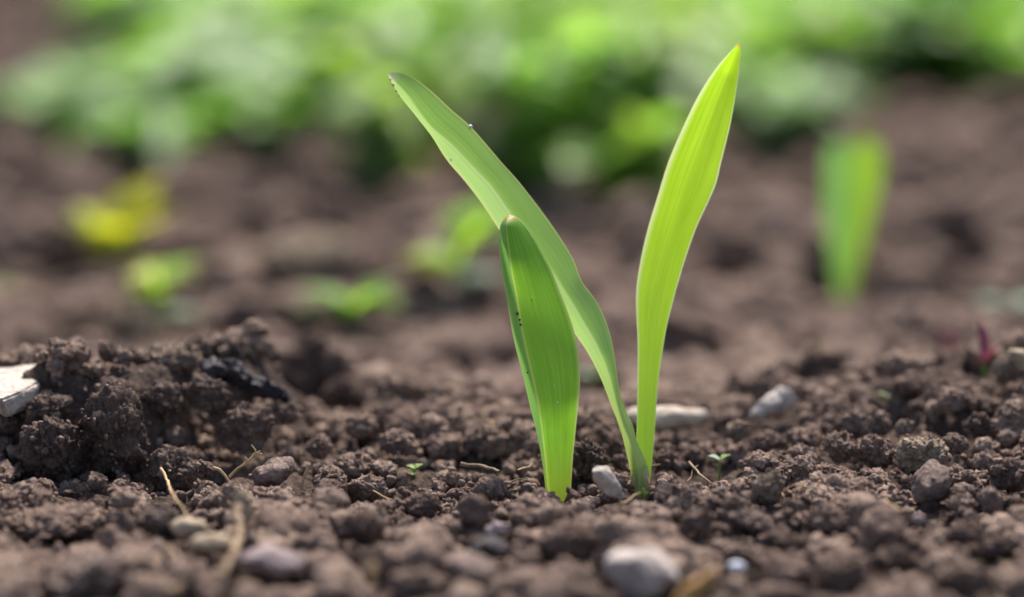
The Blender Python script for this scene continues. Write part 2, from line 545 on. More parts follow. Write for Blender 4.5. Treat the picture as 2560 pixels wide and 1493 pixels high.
# hero clods: px, py (centre), width, height in photo pixels, material key, label
MATS = {'n': M_CLOD, 'd': M_CLOD_DARK, 'p': M_CLOD_PALE, 'v': M_CLOD_PURPLE}
HERO = [
    (288, 1083, 165, 250, 'd', 'tall porous dark clod standing at the front of the left heap', 0.650),
    (127, 1128, 175, 180, 'd', 'wide crumbly dark block at the far left below the slab', 0.648),
    (113, 1026, 140, 85, 'd', 'thin dark slab of soil tilted just under the flat pale stone', 0.655),
    (180, 962, 60, 70, 'd', 'small knobbly dark clod perched right of the flat pale stone', 0.664),
    (434, 905, 150, 85, 'p', 'pale topped clod crowning the left heap beside the charcoal', 0.676),
    (302, 945, 110, 75, 'd', 'dark lumpy clod on the heap crest above the tall porous clod', 0.666),
    (400, 1000, 130, 100, 'd', 'dark clod in the middle of the left heap, right of the tall one', 0.664),
    (617, 1078, 150, 125, 'n', 'light faced clod in the hollow of the heap under the charcoal', 0.664),
    (520, 985, 130, 90, 'd', 'dark clod directly under the left end of the charcoal piece', 0.668),
    (717, 1035, 85, 60, 'n', 'small flat clod beneath the right end of the charcoal', 0.674),
    (684, 1188, 115, 65, 'v', 'smooth flat clod just left of the short upright straw', 0.003),
    (510, 1175, 52, 55, 'n', 'small round clod below the forked rootlet', 0.004),
    (430, 1180, 140, 120, 'd', 'dark crumbly clod right of the bent dry rootlet', 0.651),
    (396, 1302, 125, 80, 'v', 'flat grey brown clod behind the tan pebble', 0.002),
    (207, 1248, 150, 75, 'n', 'low brown clod at the foot of the left heap', 0.642),
    (127, 1320, 270, 95, 'n', 'long blurred ridge of soil at the left edge of the foreground', 0.612),
    (203, 1458, 240, 120, 'v', 'large blurred purplish clod in the bottom left corner', 0.0),
    (797, 1121, 80, 65, 'n', 'softly blurred rounded clod right of the left heap', 0.002),
    (1189, 1286, 82, 100, 'n', 'egg shaped smooth clod standing upright left of the front leaf', 0.003),
    (918, 1222, 105, 70, 'n', 'knobbly brown clod midway between heap and front leaf', 0.002),
    (1050, 1268, 110, 65, 'n', 'low crumbly clod behind the egg shaped clod, to its left', 0.001),
    (1230, 1228, 95, 60, 'n', 'rough clod touching the back of the egg shaped clod', 0.002),
    (894, 1325, 130, 95, 'n', 'rounded blurred clod in front, above the small straw chip', 0.001),
    (1177, 1428, 140, 75, 'v', 'long purplish clod at the bottom, right of the straw chip', 0.0),
    (1418, 1362, 165, 100, 'n', 'broad sloping clod in front of the two sprouts', 0.001),
    (1036, 1462, 140, 80, 'n', 'blurred brown clod on the bottom edge below the straw chip', 0.0),
    (998, 1108, 105, 70, 'n', 'blurred lighter clod far left of the front leaf', 0.002),
    (1474, 1155, 95, 110, 'd', 'dark clod, shaded by its colour, between the two sprouts', 0.003),  # shade between the sprouts put into its dark colour
    (2056, 915, 110, 95, 'd', 'dark clod with a yellow bit on top behind the right slope', 0.735),
    (2169, 1058, 140, 85, 'n', 'wide lumpy clod at mid slope right of the flat grey stone', 0.003),
    (2259, 1070, 48, 42, 'p', 'small pale block beside the wide lumpy clod', 0.004),
    (2452, 1066, 75, 70, 'd', 'dark mushroom shaped clod near the right edge', 0.004),
    (2098, 1122, 85, 80, 'n', 'upright angular clod below the wide lumpy clod', 0.003),
    (2188, 1133, 115, 90, 'n', 'rounded crumbly clod left of the pale fibrous clod', 0.003),
    (2310, 1146, 145, 110, 'p', 'large pale fibrous clod above the potato shaped clod', 0.004),
    (2330, 1222, 100, 125, 'v', 'smooth potato shaped clod tilted below the pale fibrous clod', 0.003),
    (1919, 1226, 85, 95, 'p', 'yellowish grainy clod right of the tiny two leaf seedling', 0.003),
    (2391, 1113, 72, 52, 'd', 'small dark clod right of the pale fibrous clod', 0.004),
    (1844, 1080, 62, 56, 'p', 'small light clod below the flat grey stone', 0.003),
    (1924, 1104, 95, 52, 'n', 'flat brown clod right of the small light clod', 0.002),
    (2527, 1194, 110, 90, 'n', 'rough clod cut by the right edge of the picture', 0.003),
    (2475, 1254, 70, 68, 'v', 'small rosy clod right of the potato shaped clod', 0.002),
    (1745, 1310, 90, 70, 'n', 'brown clod in front of the right sprout, lower right', 0.001),
    (1881, 1312, 130, 60, 'v', 'long low clod in front of the yellowish grainy clod', 0.001),
    (2065, 1302, 120, 80, 'n', 'blurred knobbly clod on the lower right slope', 0.001),
    (1966, 1354, 110, 52, 'n', 'flat blurred clod above the white chip, to its right', 0.0),
    (1962, 1428, 160, 75, 'n', 'wide blurred clod on the bottom right of the white chip', 0.0),
    (2112, 1452, 145, 115, 'n', 'big blurred clod on the bottom edge, second right of the white chip', 0.0),
    (2245, 1400, 120, 70, 'n', 'blurred light brown clod low on the right', 0.0),
    (2414, 1335, 95, 62, 'n', 'blurred clod below the small rosy clod', 0.001),
    (2485, 1378, 120, 68, 'd', 'blurred dark clod in the lower right corner', 0.0),
    (2405, 1452, 150, 90, 'n', 'blurred brown clod on the bottom edge, far right', 0.0),
    (2523, 928, 80, 70, 'p', 'light knobbly clod on the crest at the right edge', 0.006),
    (780, 930, 190, 190, 'd', 'big dark blurred clod behind the right end of the left heap', 0.752),
    (860, 990, 120, 90, 'd', 'dark blurred clod at the foot of the clod behind the heap', 0.735),
]


def G(px, py, h=0.004):
    return on_ground(px, py, h)[0]


def add_clod(name, px, py, wpx, hpx, mat, label, lift, shape_kind='crumb', n=5, seed=0, cat='clod', spin=None, flat=None, group=None):
    if lift > 0.3:                # an explicit distance
        c, d = P(px, py, lift), lift
    else:
        c, d = on_ground(px, py, lift + 0.001)
    s = d / FPX
    hw, hh = wpx * s * 0.5, hpx * s * 0.5
    q, f = clod_shape(n, seed, shape_kind, (hw, 0.85 * max(hw, hh) if flat is None else flat * hw, hh))
    o = mesh_np(name, q, f, mat, attr={'tint': np.full(len(q), 0.5)})
    o.scale = (hw, (flat or 0.85) * max(hw, hh) if flat is None else flat * hw, hh * 1.05)
    # centre a little behind the first hit so its near face sits at the pixel
    o.location = c + Vector((0, hw * 0.3, 0))
    if spin: o.rotation_euler = spin
    else: o.rotation_euler = (random.uniform(-.2, .2), random.uniform(-.25, .25), 0)
    tag(o, label, cat, group)
    return o


hero_xy = []
HERO_OBS = []
for k, (px, py, wp, hp, mk, lab, lift) in enumerate(HERO):
    kind = 'stone' if lab.startswith(('smooth', 'egg', 'long purplish')) else 'crumb'
    ob = add_clod('soil_clod', px, py, wp, hp, MATS[mk], lab, lift, kind, 5 if wp > 70 else 4, 200 + k)
    if 'slab' in lab: ob.rotation_euler = (0.2, -0.45, 0.2)
    if lab.startswith('smooth potato'): ob.rotation_euler = (0.1, 0.5, 0.1)
    HERO_OBS.append(ob)
    hero_xy.append((ob.location.x, ob.location.y, max(ob.scale.x, ob.scale.y)))

# ---- scattered clods: the largest are things of their own, the rest one mass
rs = np.random.default_rng(5)
H = np.array(hero_xy)
STEMS = [(P(1395, 1222, 0.647), 0.007), (P(1608, 1200, 0.655), 0.006)]


KEEP = [(a[0], a[1], a[2] * .38, a[3] * .36) for a in HERO] + [
    (1522, 1213, 30, 55), (1690, 1050, 85, 30), (1930, 1016, 60, 30), (1600, 1440, 90, 60), (1842, 1418, 24, 18), (472, 1325, 46, 26),
    (530, 1362, 52, 24), (668, 1415, 90, 40), (1240, 1330, 30, 20), (1225, 1372, 45, 25), (2296, 1302, 18, 16), (20, 955, 80, 50), (610, 950, 110, 45),
    (430, 1230, 35, 65), (610, 1160, 60, 45), (762, 1195, 20, 35), (590, 1320, 35, 90), (932, 1428, 14, 26), (1750, 1460, 60, 50), (1800, 1160, 40, 35),
    (1606, 1176, 24, 18), (1396, 1203, 26, 16), (1036, 1180, 40, 26), (1612, 1238, 20, 16), (1482, 950, 50, 24), (2372, 880, 30, 40), (2460, 900, 34, 40), (2108, 640, 70, 125), (290, 560, 130, 110),
    (400, 740, 90, 100), (1140, 660, 110, 120), (880, 780, 110, 50), (1200, 1168, 50, 10), (1745, 1180, 30, 28), (2055, 870, 16, 30)]
KP = np.array([(a, b, c, d, on_ground(a, b + d)[1]) for a, b, c, d in KEEP])


def project(x, y, z):
    d = y * CT - (z - CAM_H) * ST
    v = y * ST + (z - CAM_H) * CT
    return 1280 + FPX * x / d, 746.5 - FPX * v / d, d


def hides(x, y, z, s):
    px, py, d = project(x, y, z)
    r = s * FPX / d
    return bool(((np.abs(KP[:, 0] - px) < KP[:, 2] + r) & (np.abs(KP[:, 1] - py) < KP[:, 3] + r) & (d < KP[:, 4] * 1.022 + 0.002)).any())


def scatter(n, y0, y1, smin, smax, power, embed, halfw=0.20):
    out = []
    y = y0 + (y1 - y0) * rs.random(n)
    hw = halfw * y + 0.03
    x = (rs.random(n) * 2 - 1) * hw
    s = smin * (smax / smin) ** (rs.random(n) ** power)
    z = macro(x, y) + detail(x, y, 0.0006) + 0.0006
    e_ = 0.0025
    slope = np.abs(macro(x, y + e_) - macro(x, y - e_)) / (2 * e_)
    for i in range(n):
        if any(math.hypot(x[i] - a.x, y[i] - a.y) < b + s[i] * 0.9 for a, b in STEMS) and s[i] > 0.0017:
            continue
        if s[i] > 0.003 and (np.hypot(H[:, 0] - x[i], H[:, 1] - y[i]) < H[:, 2] * 0.75 + s[i] * 0.6).any():
            continue
        if hides(x[i], y[i], z[i] + s[i] * embed, s[i]):
            continue
        out.append((x[i], y[i], z[i] + s[i] * embed, s[i]))
    return out


bits = []
bits += scatter(420, 0.53, 0.83, 0.0042, 0.0085, 1.7, 0.42, 0.21)
bits += scatter(6200, 0.53, 0.83, 0.0021, 0.0054, 1.5, 0.60, 0.21)
bits += scatter(1500, 0.53, 0.76, 0.0020, 0.0040, 1.4, 1.5, 0.21)
bits += scatter(14000, 0.56, 0.75, 0.0006, 0.0021, 1.4, 0.9, 0.20)
bits += scatter(650, 0.80, 1.30, 0.0050, 0.0150, 1.6, 0.45, 0.22)
bits += scatter(800, 1.2, 2.4, 0.0080, 0.0260, 1.5, 0.4, 0.24)
bits += scatter(1800, 0.78, 1.2, 0.0025, 0.0050, 1.3, 0.8, 0.21)
app = np.array([b[3] / b[1] for b in bits])
order = np.argsort(-app)
BIG = set(order[:235].tolist())
VAR_MESH = []
for s in range(NVAR):
    q, f = SHAPES[4][s]
    vo = mesh_np('soil_clod', q, f, M_CLOD, attr={'tint': np.full(len(q), 0.5)})
    VAR_MESH.append(vo.data)
    bpy.data.objects.remove(vo)
LAB = {'near': ('loose brown soil clod lying blurred in the near foreground', 'loose clods in the foreground'),
       'mid': ('loose crumbly soil clod lying sharp on the bed around the sprouts', 'loose clods around the sprouts'),
       'far': ('soft blurred soil clod lying on the bed behind the sprouts', 'loose clods behind the sprouts')}
vs, fs, ts = [], [], []
nv = 0
for i, (x, y, z, s) in enumerate(bits):
    var = int(rs.integers(0, NVAR))
    sc = s * np.array([rs.uniform(0.85, 1.25), rs.uniform(0.85, 1.25), rs.uniform(0.62, 0.95)])
    if i in BIG:
        ob = bpy.data.objects.new('soil_clod', VAR_MESH[var])
        COL.objects.link(ob)
        ob.location = (x, y, z)
        ob.scale = sc
        ob.rotation_euler = (rs.uniform(-.5, .5), rs.uniform(-.5, .5), rs.uniform(0, 6.28))
        zone = 'near' if y < 0.60 else ('mid' if y < 0.74 else 'far')
        tag(ob, LAB[zone][0], 'clod', LAB[zone][1])
        continue
    n = 4 if (s > 0.0024 and 0.60 < y < 0.70 and abs(x) < 0.135) else (3 if s > 0.0013 else 2)
    q, f = SHAPES[n][var]
    v = (q * sc) @ rot_np(rs, s < 0.003).T + (x, y, z)
    vs.append(v); fs.append(f + nv); ts.append(np.full(len(v), rs.random() if rs.random() > 0.08 else rs.uniform(1.0, 1.6)))
    nv += len(v)
# grit clinging to the clods: tiny grains seated on the surfaces of the larger pieces in the sharp zone
def add_grit(pts, nrm, size):
    global nv
    if not len(pts):
        return
    var = rs.integers(0, NVAR, len(pts))
    for vv in range(NVAR):
        m = var == vv
        k = int(m.sum())
        if not k:
            continue
        q, f = SHAPES[2][vv]
        rr = rot_np(rs)
        v = (q @ rr.T)[None] * size[m][:, None, None] * rs.uniform(.45, 1.35, (k, 1, 3)) + (pts[m] + nrm[m] * size[m][:, None] * 0.35)[:, None]
        vs.append(v.reshape(-1, 3))
        fs.append((f[None] + (np.arange(k) * len(q))[:, None, None]).reshape(-1, 3) + nv)
        ts.append(np.repeat(rs.random(k) * 1.15, len(q)))
        nv += k * len(q)


gp, gn, gs = [], [], []
for i, (x, y, z, s) in enumerate(bits):
    if s > 0.0016 and 0.585 < y < 0.725 and abs(x) < 0.14:
        k = int(rs.poisson(1.4e6 * s * s) + 1)
        d = rs.normal(size=(k, 3)); d[:, 2] = np.abs(d[:, 2]) * 0.9 + .05; d[:, 1] -= 0.5
        d /= np.linalg.norm(d, axis=1, keepdims=True)
        gp.append(np.array((x, y, z)) + d * s * np.array([.92, .92, .72])); gn.append(d); gs.append(0.00016 + 0.00060 * rs.random(k) ** 2)
for ob in HERO_OBS:
    if not (0.58 < ob.location.y < 0.74):
        continue
    me = ob.data
    co = np.zeros(len(me.vertices) * 3); me.vertices.foreach_get('co', co); co = co.reshape(-1, 3)
    k = int(1.4e6 * ob.scale.x * ob.scale.z)
    if 'smooth' in ob['label'] or 'egg' in ob['label']:
        k //= 6
    c2 = co[rs.integers(0, len(co), k)]
    M3 = np.array((Matrix.LocRotScale(ob.location, ob.rotation_euler, ob.scale)))
    wpos = c2 @ M3[:3, :3].T + M3[:3, 3]
    d = wpos - np.array(ob.location); d /= np.linalg.norm(d, axis=1, keepdims=True) + 1e-9
    gp.append(wpos); gn.append(d); gs.append(0.00016 + 0.00065 * rs.random(k) ** 2)
add_grit(np.concatenate(gp), np.concatenate(gn), np.concatenate(gs))
print('GRIT', sum(len(a) for a in gp), 'verts', nv)
o = mesh_np('soil_crumbs', np.concatenate(vs), np.concatenate(fs), M_CLOD, attr={'tint': np.concatenate(ts)})
tag(o, 'countless loose crumbs of brown soil covering the bed', 'soil crumbs', kind='stuff')


# ------------------------------------------------------------------ leaves
def resample(poly, n, power=1.0):
    p = np.array(poly, float)
    seg = np.r_[0, np.cumsum(np.hypot(*np.diff(p, axis=0).T))]
    # Catmull-Rom through the points, evaluated by arc length
    t = np.linspace(0, 1, n) * seg[-1]
    out = np.zeros((n, 2))
    for k in range(2):
        m = np.gradient(p[:, k], seg)
        i = np.clip(np.searchsorted(seg, t, side='right') - 1, 0, len(seg) - 2)
        h = seg[i + 1] - seg[i]
        u = (t - seg[i]) / h
        out[:, k] = ((2 * u**3 - 3 * u**2 + 1) * p[i, k] + (u**3 - 2 * u**2 + u) * h * m[i] + (-2 * u**3 + 3 * u**2) * p[i + 1, k] + (u**3 - u**2) * h * m[i + 1])
    return out


def tube_np(pts, rad, nseg=6):
    pts = np.array(pts, float)
    n = len(pts)
    rad = np.broadcast_to(rad, n)
    tan = np.gradient(pts, axis=0)
    tan /= np.linalg.norm(tan, axis=1, keepdims=True) + 1e-12
    ref = np.array([0, 1.0, 0.2]); ref /= np.linalg.norm(ref)
    a = np.cross(tan, ref); a /= np.linalg.norm(a, axis=1, keepdims=True) + 1e-9
    b = np.cross(tan, a)
    th = np.linspace(0, 2 * math.pi, nseg, endpoint=False)
    V = (pts[:, None] + rad[:, None, None] * (a[:, None] * np.cos(th)[None, :, None] + b[:, None] * np.sin(th)[None, :, None])).reshape(-1, 3)
    F = []
    for i in range(n - 1):
        for j in range(nseg):
            k = (j + 1) % nseg
            F.append((i * nseg + j, i * nseg + k, (i + 1) * nseg + k, (i + 1) * nseg + j))
    V = np.vstack([V, pts[0], pts[-1]])
    for j in range(nseg):
        k = (j + 1) % nseg
        F.append((n * nseg, k, j, j)); F.append((n * nseg + 1, (n - 1) * nseg + j, (n - 1) * nseg + k, (n - 1) * nseg + k))
    return V, np.array([f if f[2] != f[3] else (f[0], f[1], f[2], f[2]) for f in F])


def fix_quads(F):
    return F


def blade(name, left, right, crease, depth, relief, mat, parent, rows=110, cols=19, rim=0.00022, round_=1.0):
    """one leaf blade: outlines and crease in photo pixels from the base to the tip; depth(v) the distance of its rim,
    relief(v) how far the crease stands towards (+) or away from (-) the viewer"""
    Lp, Rp, Cp = resample(left, rows), resample(right, rows), resample(crease, rows)
    # let the outlines share their heights better: crease is only used for its fraction across
    V, UV = [], []
    for i in range(rows):
        v = i / (rows - 1)
        a, b, c = Lp[i], Rp[i], Cp[i]
        ab = b - a
        fr = float(np.clip(np.dot(c - a, ab) / (np.dot(ab, ab) + 1e-9), 0.04, 0.96))
        d0, rl = depth(v), relief(v)
        wid = np.linalg.norm(ab)
        for j in range(cols):
            u = j / (cols - 1)
            q = a + ab * u
            k = u / fr if u < fr else (1 - u) / (1 - fr)
            prof = math.sin(k * math.pi / 2) * 0.55 + k * 0.45
            dd = d0 - rl * prof * min(1.0, wid / 60.0)
            V.append(P(q[0], q[1], dd)[:])
            UV.append((0.25 * u / fr if u < fr else 0.25 + 0.75 * (u - fr) / (1 - fr), v))
    V = np.array(V)
    idx = np.arange(rows * cols).reshape(rows, cols)
    F = np.stack([idx[:-1, :-1], idx[:-1, 1:], idx[1:, 1:], idx[1:, :-1]], -1).reshape(-1, 4)
    base_loc = np.array(parent.location)
    o = mesh_np(name, V - base_loc, F, mat, parent, uv=UV)
    return o


# --- right sprout: two blades from one sheath
RB = on_ground(1606, 1203)[0]
FB, FD = on_ground(1395, 1228)
RD = FD + 0.0062
RB = P(1606, 1203, RD)
print('DEPTHS', FD, RD, on_ground(1606, 1203)[1])
root = empty('sprout', RB)
tag(root, 'tall green sprout with two spreading blades, one yellow green and backlit', 'sprout')
right_L = [(1586, 1290), (1590, 1200), (1591, 1097), (1593, 1010), (1594, 934), (1594, 850), (1591, 790), (1590, 735), (1601, 653), (1618, 578), (1644, 491), (1673, 399), (1708, 318), (1742, 247), (1800, 159), (1828, 128), (1847, 106)]
right_R = [(1622, 1290), (1625, 1204), (1630, 1158), (1635, 1102), (1640, 1031), (1645, 959), (1656, 880), (1667, 816), (1682, 755), (1699, 694), (1719, 630), (1742, 567), (1777, 491), (1789, 462), (1803, 405), (1823, 324), (1840, 231), (1849, 156), (1851, 118), (1847, 106)]
right_C = [(1604, 1290), (1606, 1200), (1608, 1100), (1612, 1010), (1620, 900), (1625, 800), (1645, 690), (1680, 567), (1712, 470), (1745, 380), (1780, 290), (1818, 190), (1847, 106)]
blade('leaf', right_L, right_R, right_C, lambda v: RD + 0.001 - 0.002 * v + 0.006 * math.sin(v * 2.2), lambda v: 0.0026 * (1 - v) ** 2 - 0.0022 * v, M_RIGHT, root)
mid_L = [(1572, 1290), (1578, 1190), (1567, 1138), (1552, 1077), (1527, 1010), (1501, 944), (1470, 883), (1437, 834), (1400, 780), (1350, 715), (1300, 645), (1249, 576), (1226, 541), (1202, 505), (1161, 452), (1116, 399), (1080, 342), (1039, 289), (994, 231), (976, 200), (970, 185)]
mid_R = [(1616, 1290), (1622, 1190), (1616, 1158), (1608, 1138), (1592, 1102), (1583, 1066), (1562, 1020), (1547, 969), (1541, 923), (1534, 877), (1524, 832), (1506, 781), (1486, 745), (1455, 704), (1435, 652), (1398, 590), (1361, 537), (1324, 488), (1292, 448), (1255, 407), (1210, 354), (1173, 313), (1128, 274), (1084, 233), (1043, 201), (1006, 183), (984, 181), (970, 185)]
mid_C = [(1594, 1290), (1598, 1190), (1584, 1130), (1562, 1066), (1540, 1000), (1520, 930), (1490, 860), (1455, 800), (1400, 710), (1340, 625), (1267, 521), (1226, 464), (1186, 423), (1128, 362), (1080, 321), (1051, 284), (1018, 235), (985, 200), (970, 185)]

def mid_depth(v):
    return RD - 0.0010 + 0.0010 * v + 0.0020 * math.sin(v * 3.1)


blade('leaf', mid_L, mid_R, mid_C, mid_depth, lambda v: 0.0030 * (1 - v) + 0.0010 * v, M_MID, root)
# short sheath at the foot of the two blades
sh = [P(1601, 1300, RD), P(1601, 1215, RD), P(1601, 1190, RD), P(1600, 1168, RD + 0.0006)]
tv, tf = tube_np(np.array([p[:] for p in sh]) - np.array(RB), [0.0026, 0.0022, 0.0021, 0.0018], 16)
mesh_np('sheath', tv, tf[:3 * 16], leaf_material('sheath_skin', (0.36, 0.36, 0.16), (0.42, 0.40, 0.2), (0.4, 0.4, 0.14), 0.3), root, uv=np.zeros((len(tv), 2)) + 0.3)

# --- front sprout: one folded blade
FB, FD = on_ground(1395, 1228)
root2 = empty('sprout', FB)
tag(root2, 'shorter sprout of one broad folded leaf standing in front', 'sprout')
front_L = [(1368, 1310), (1364, 1230), (1358, 1173), (1345, 1097), (1325, 1015), (1305, 929), (1284, 847), (1271, 770), (1259, 704), (1250, 643), (1248, 592), (1254, 556), (1268, 540), (1273, 537)]
front_R = [(1424, 1310), (1428, 1214), (1432, 1148), (1438, 1087), (1446, 1010), (1450, 949), (1447, 888), (1438, 837), (1420, 781), (1400, 730), (1379, 678), (1358, 638), (1333, 592), (1307, 556), (1288, 541), (1273, 537)]
front_C = [(1374, 1310), (1370, 1230), (1366, 1173), (1356, 1090), (1348, 1025), (1328, 934), (1310, 852), (1299, 790), (1292, 745), (1282, 690), (1276, 643), (1269, 582), (1271, 550), (1273, 537)]
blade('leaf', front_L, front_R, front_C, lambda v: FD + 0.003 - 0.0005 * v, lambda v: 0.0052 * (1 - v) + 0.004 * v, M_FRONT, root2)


# --- tiny specks on the leaves
def speck(px, py, d, r, mat, label, name, group):
    q, f = SHAPES[3][int(rs.integers(0, NVAR))]
    ob = mesh_np(name, q * r, f, mat, attr={'tint': np.full(len(q), 0.5)})
    ob.location = P(px, py, d)
    tag(ob, label, 'speck', group)


for (px, py, r) in ((1293, 784, .00042), (1299, 800, .00030), (1302, 812, .00028), (1319, 932, .00026)):
    speck(px, py, FD - 0.0019, r, M_CLOD_DARK, 'dark crumb of dirt stuck to the ridge of the front leaf', 'dirt_crumb', 'dirt crumbs on the front leaf')
for (px, py) in ((1385, 965), (1394, 1006), (1372, 1085), (1401, 1098), (1390, 1122), (1398, 1160), (1375, 1040), (1330, 745)):
    speck(px, py, FD - 0.0006, rs.uniform(.00010, .00018), M_WHITE, 'minute white grain dusting the face of the front leaf', 'white_grain', 'white grains on the front leaf')
speck(1176, 316, mid_depth(.83) - .0001, .00042, M_WHITE, 'white fleck on the upper rim of the leaning blade', 'white_fleck', None)
speck(1127, 399, mid_depth(.82) - .0003, .00028, M_WHITE, 'white fleck on the lower rim of the leaning blade', 'white_fleck', None)
for (px, py, r) in ((982, 213, .0004), (990, 228, .0003), (996, 240, .00028), (976, 199, .0003)):
    speck(px, py, mid_depth(.98), r, M_RIM, 'pale fuzzy fleck at the tip of the leaning blade', 'pale_fleck', 'pale flecks at the leaning tip')


# ------------------------------------------------------------------ stones and litter
def stone(name, px, py, wp, hp, mat, label, lift, seed, kind='smooth', cat='stone', spin=(0, 0, 0), flat=0.8, n=5):
    return add_clod(name, px, py, wp, hp, mat, label, lift, kind, n, seed, cat, spin, flat)


def box_stone(name, pts_top, thick, mat, label, cat='stone'):
    """flat broken stone: polygon of world points with a bevelled rim"""
    import bmesh
    bm = bmesh.new()
    top = [bm.verts.new(p) for p in pts_top]
    f = bm.faces.new(top)
    ext = bmesh.ops.extrude_face_region(bm, geom=[f])
    nv_ = [e for e in ext['geom'] if isinstance(e, bmesh.types.BMVert)]
    for v in nv_:
        v.co += Vector(thick)
    bmesh.ops.recalc_face_normals(bm, faces=bm.faces)
    bmesh.ops.bevel(bm, geom=list(bm.edges), offset=0.0006, segments=2, affect='EDGES')
    bmesh.ops.triangulate(bm, faces=bm.faces)
    for _ in range(4):
        bmesh.ops.subdivide_edges(bm, edges=[e for e in bm.edges if e.calc_length() > 0.0012], cuts=1)
        bmesh.ops.triangulate(bm, faces=bm.faces)
    co = np.array([v.co[:] for v in bm.verts])
    d = fbm(co * 260, 4) * 0.00045 + fbm(co * 60 + 5, 2) * 0.0006
    bm.normal_update()
    for v, k in zip(bm.verts, d):
        v.co += v.normal * k
    me = bpy.data.meshes.new(name)
    bm.to_mesh(me); bm.free()
    for p in me.polygons: p.use_smooth = True
    me.materials.append(mat)
    o = bpy.data.objects.new(name, me)
    COL.objects.link(o)
    tag(o, label, cat)
    return o


box_stone('flat_stone', [P(-70, 965, .652), P(-60, 925, .672), P(105, 908, .672), P(98, 955, .660), P(60, 975, .652), P(0, 1002, .645)],
          (0.0005, 0.003, -0.005), M_SLAB, 'flat pale stone with a broken edge lying on the left heap')
stone('pebble', 1522, 1213, 52, 105, M_SLAB, 'pale oval pebble leaning between the two sprouts', 0.003, 301, 'stone', spin=(0.35, 0.0, 0.0), flat=1.0).rotation_euler = (0.1, -0.62, 0.0)
stone('long_stone', 1668, 1052, 205, 58, M_STONE, 'long white stone like a bone lying behind the right sprout', 0.002, 302, 'stone', spin=(0, -0.05, 0.0), flat=0.35)
stone('flat_stone', 1930, 1016, 125, 52, M_STONE_GREY, 'flat grey white stone tilted up on the right slope', 0.003, 303, 'stone', flat=0.5).rotation_euler = (0.5, -0.5, 0.1)
stone('stone', 1605, 1440, 190, 125, M_STONE_GREY, 'big blurred pale stone at the bottom below the sprouts', 0.003, 304, 'stone', flat=0.8)
stone('chip', 1842, 1418, 44, 24, M_WHITE, 'small white chip in the blurred foreground', 0.001, 305, 'smooth', 'chip', flat=0.6, n=4)
stone('pebble', 472, 1325, 95, 52, M_STONE_TAN, 'tan bean shaped pebble beside the dry curled stalk', 0.001, 306, 'smooth', flat=0.6, spin=(0, 0.1, 0.2))
stone('stone', 530, 1362, 110, 48, M_STONE_TAN, 'cream flat stone under the dry curled stalk', 0.002, 307, 'smooth', flat=0.7)
stone('stone', 668, 1415, 190, 85, M_STONE_LILAC, 'smooth lilac grey stone in the blurred left foreground', 0.002, 308, 'stone', flat=0.6).rotation_euler = (0, 0.22, 0.0)
stone('stone', 1240, 1330, 75, 45, M_STONE_LILAC, 'thin lilac shard below the egg shaped clod', 0.001, 309, 'stone', flat=0.5).rotation_euler = (0.2, -0.5, 0)
stone('shard', 1225, 1372, 100, 55, M_CHAR, 'blue black shard in front of the egg shaped clod', 0.0, 310, 'stone', 'shard', flat=0.6)
stone('pebble', 2296, 1302, 34, 28, M_STONE_LILAC, 'tiny pink pebble below the potato shaped clod', 0.001, 311, 'smooth', flat=0.8, n=4)
stone('stone', 2545, 905, 60, 60, M_STONE_TAN, 'tan stone at the right edge behind the light knobbly clod', 0.008, 312, 'stone', flat=0.8)
stone('stone', 3, 1266, 36, 50, M_STONE_LILAC, 'blurred bluish stone cut by the left edge', 0.001, 313, 'smooth', flat=0.8)

# charcoal piece: bent lumpy stick on the heap
cp = [P(508, 938, .672), P(535, 922, .672), P(575, 925, .673), P(615, 950, .674), P(655, 972, .675), P(700, 985, .676), P(735, 1005, .677)]
q = np.array([p[:] for p in cp])
tt = np.linspace(0, 1, 60)
q = np.stack([np.interp(tt, np.linspace(0, 1, len(q)), q[:, k]) for k in range(3)], 1)
tv, tf = tube_np(q, np.interp(tt, [0, .08, .25, .5, .75, 1], [.0010, .0024, .0026, .0022, .0020, .0008]), 28)
tv = tv + 0.0019 * np.stack([fbm(tv * 300 + k * 9, 4, 0.6) for k in range(3)], 1)
o = mesh_np('charcoal', tv, tf[:59 * 28], M_CHAR, attr={'tint': np.full(len(tv), .5)})
tag(o, 'black piece of charred wood lying across the left heap', 'charcoal')


def stick(name, pts, r0, r1, mat, label, cat, wob=0.0004, n=40, side=None):
    q = np.array([p[:] for p in pts])
    ls = np.r_[0, np.cumsum(np.linalg.norm(np.diff(q, axis=0), axis=1))]
    tt = np.linspace(0, ls[-1], n)
    q = np.stack([np.interp(tt, ls, q[:, k]) for k in range(3)], 1)
    sm = q.copy()
    sm[1:-1] = (q[:-2] + q[1:-1] * 2 + q[2:]) / 4
    sm = sm + wob * np.stack([perlin(sm * 350 + k * 5 + len(pts)) for k in range(3)], 1)
    tv, tf = tube_np(sm, np.linspace(r0, r1, n), 8)
    if side:
        allv, allf = [tv], [tf[:(n - 1) * 8]]
        c = len(tv)
        for pp, ra, rb in side:
            qq = np.array([p[:] for p in pp]); t2 = np.linspace(0, len(qq) - 1, 14)
            qq = np.stack([np.interp(t2, np.arange(len(qq)), qq[:, k]) for k in range(3)], 1)
            v2, f2 = tube_np(qq, np.linspace(ra, rb, 14), 6)
            allv.append(v2); allf.append(f2[:13 * 6] + c); c += len(v2)
        tv, tf = np.concatenate(allv), np.concatenate(allf)
    else:
        tf = tf[:(n - 1) * 8]
    o = mesh_np(name, tv, tf, mat, attr={'tint': np.full(len(tv), rs.random())})
    tag(o, label, cat)
    return o


def heap(px, py, k=0.0):
    return on_ground(px, py, 0.004)[1] + k


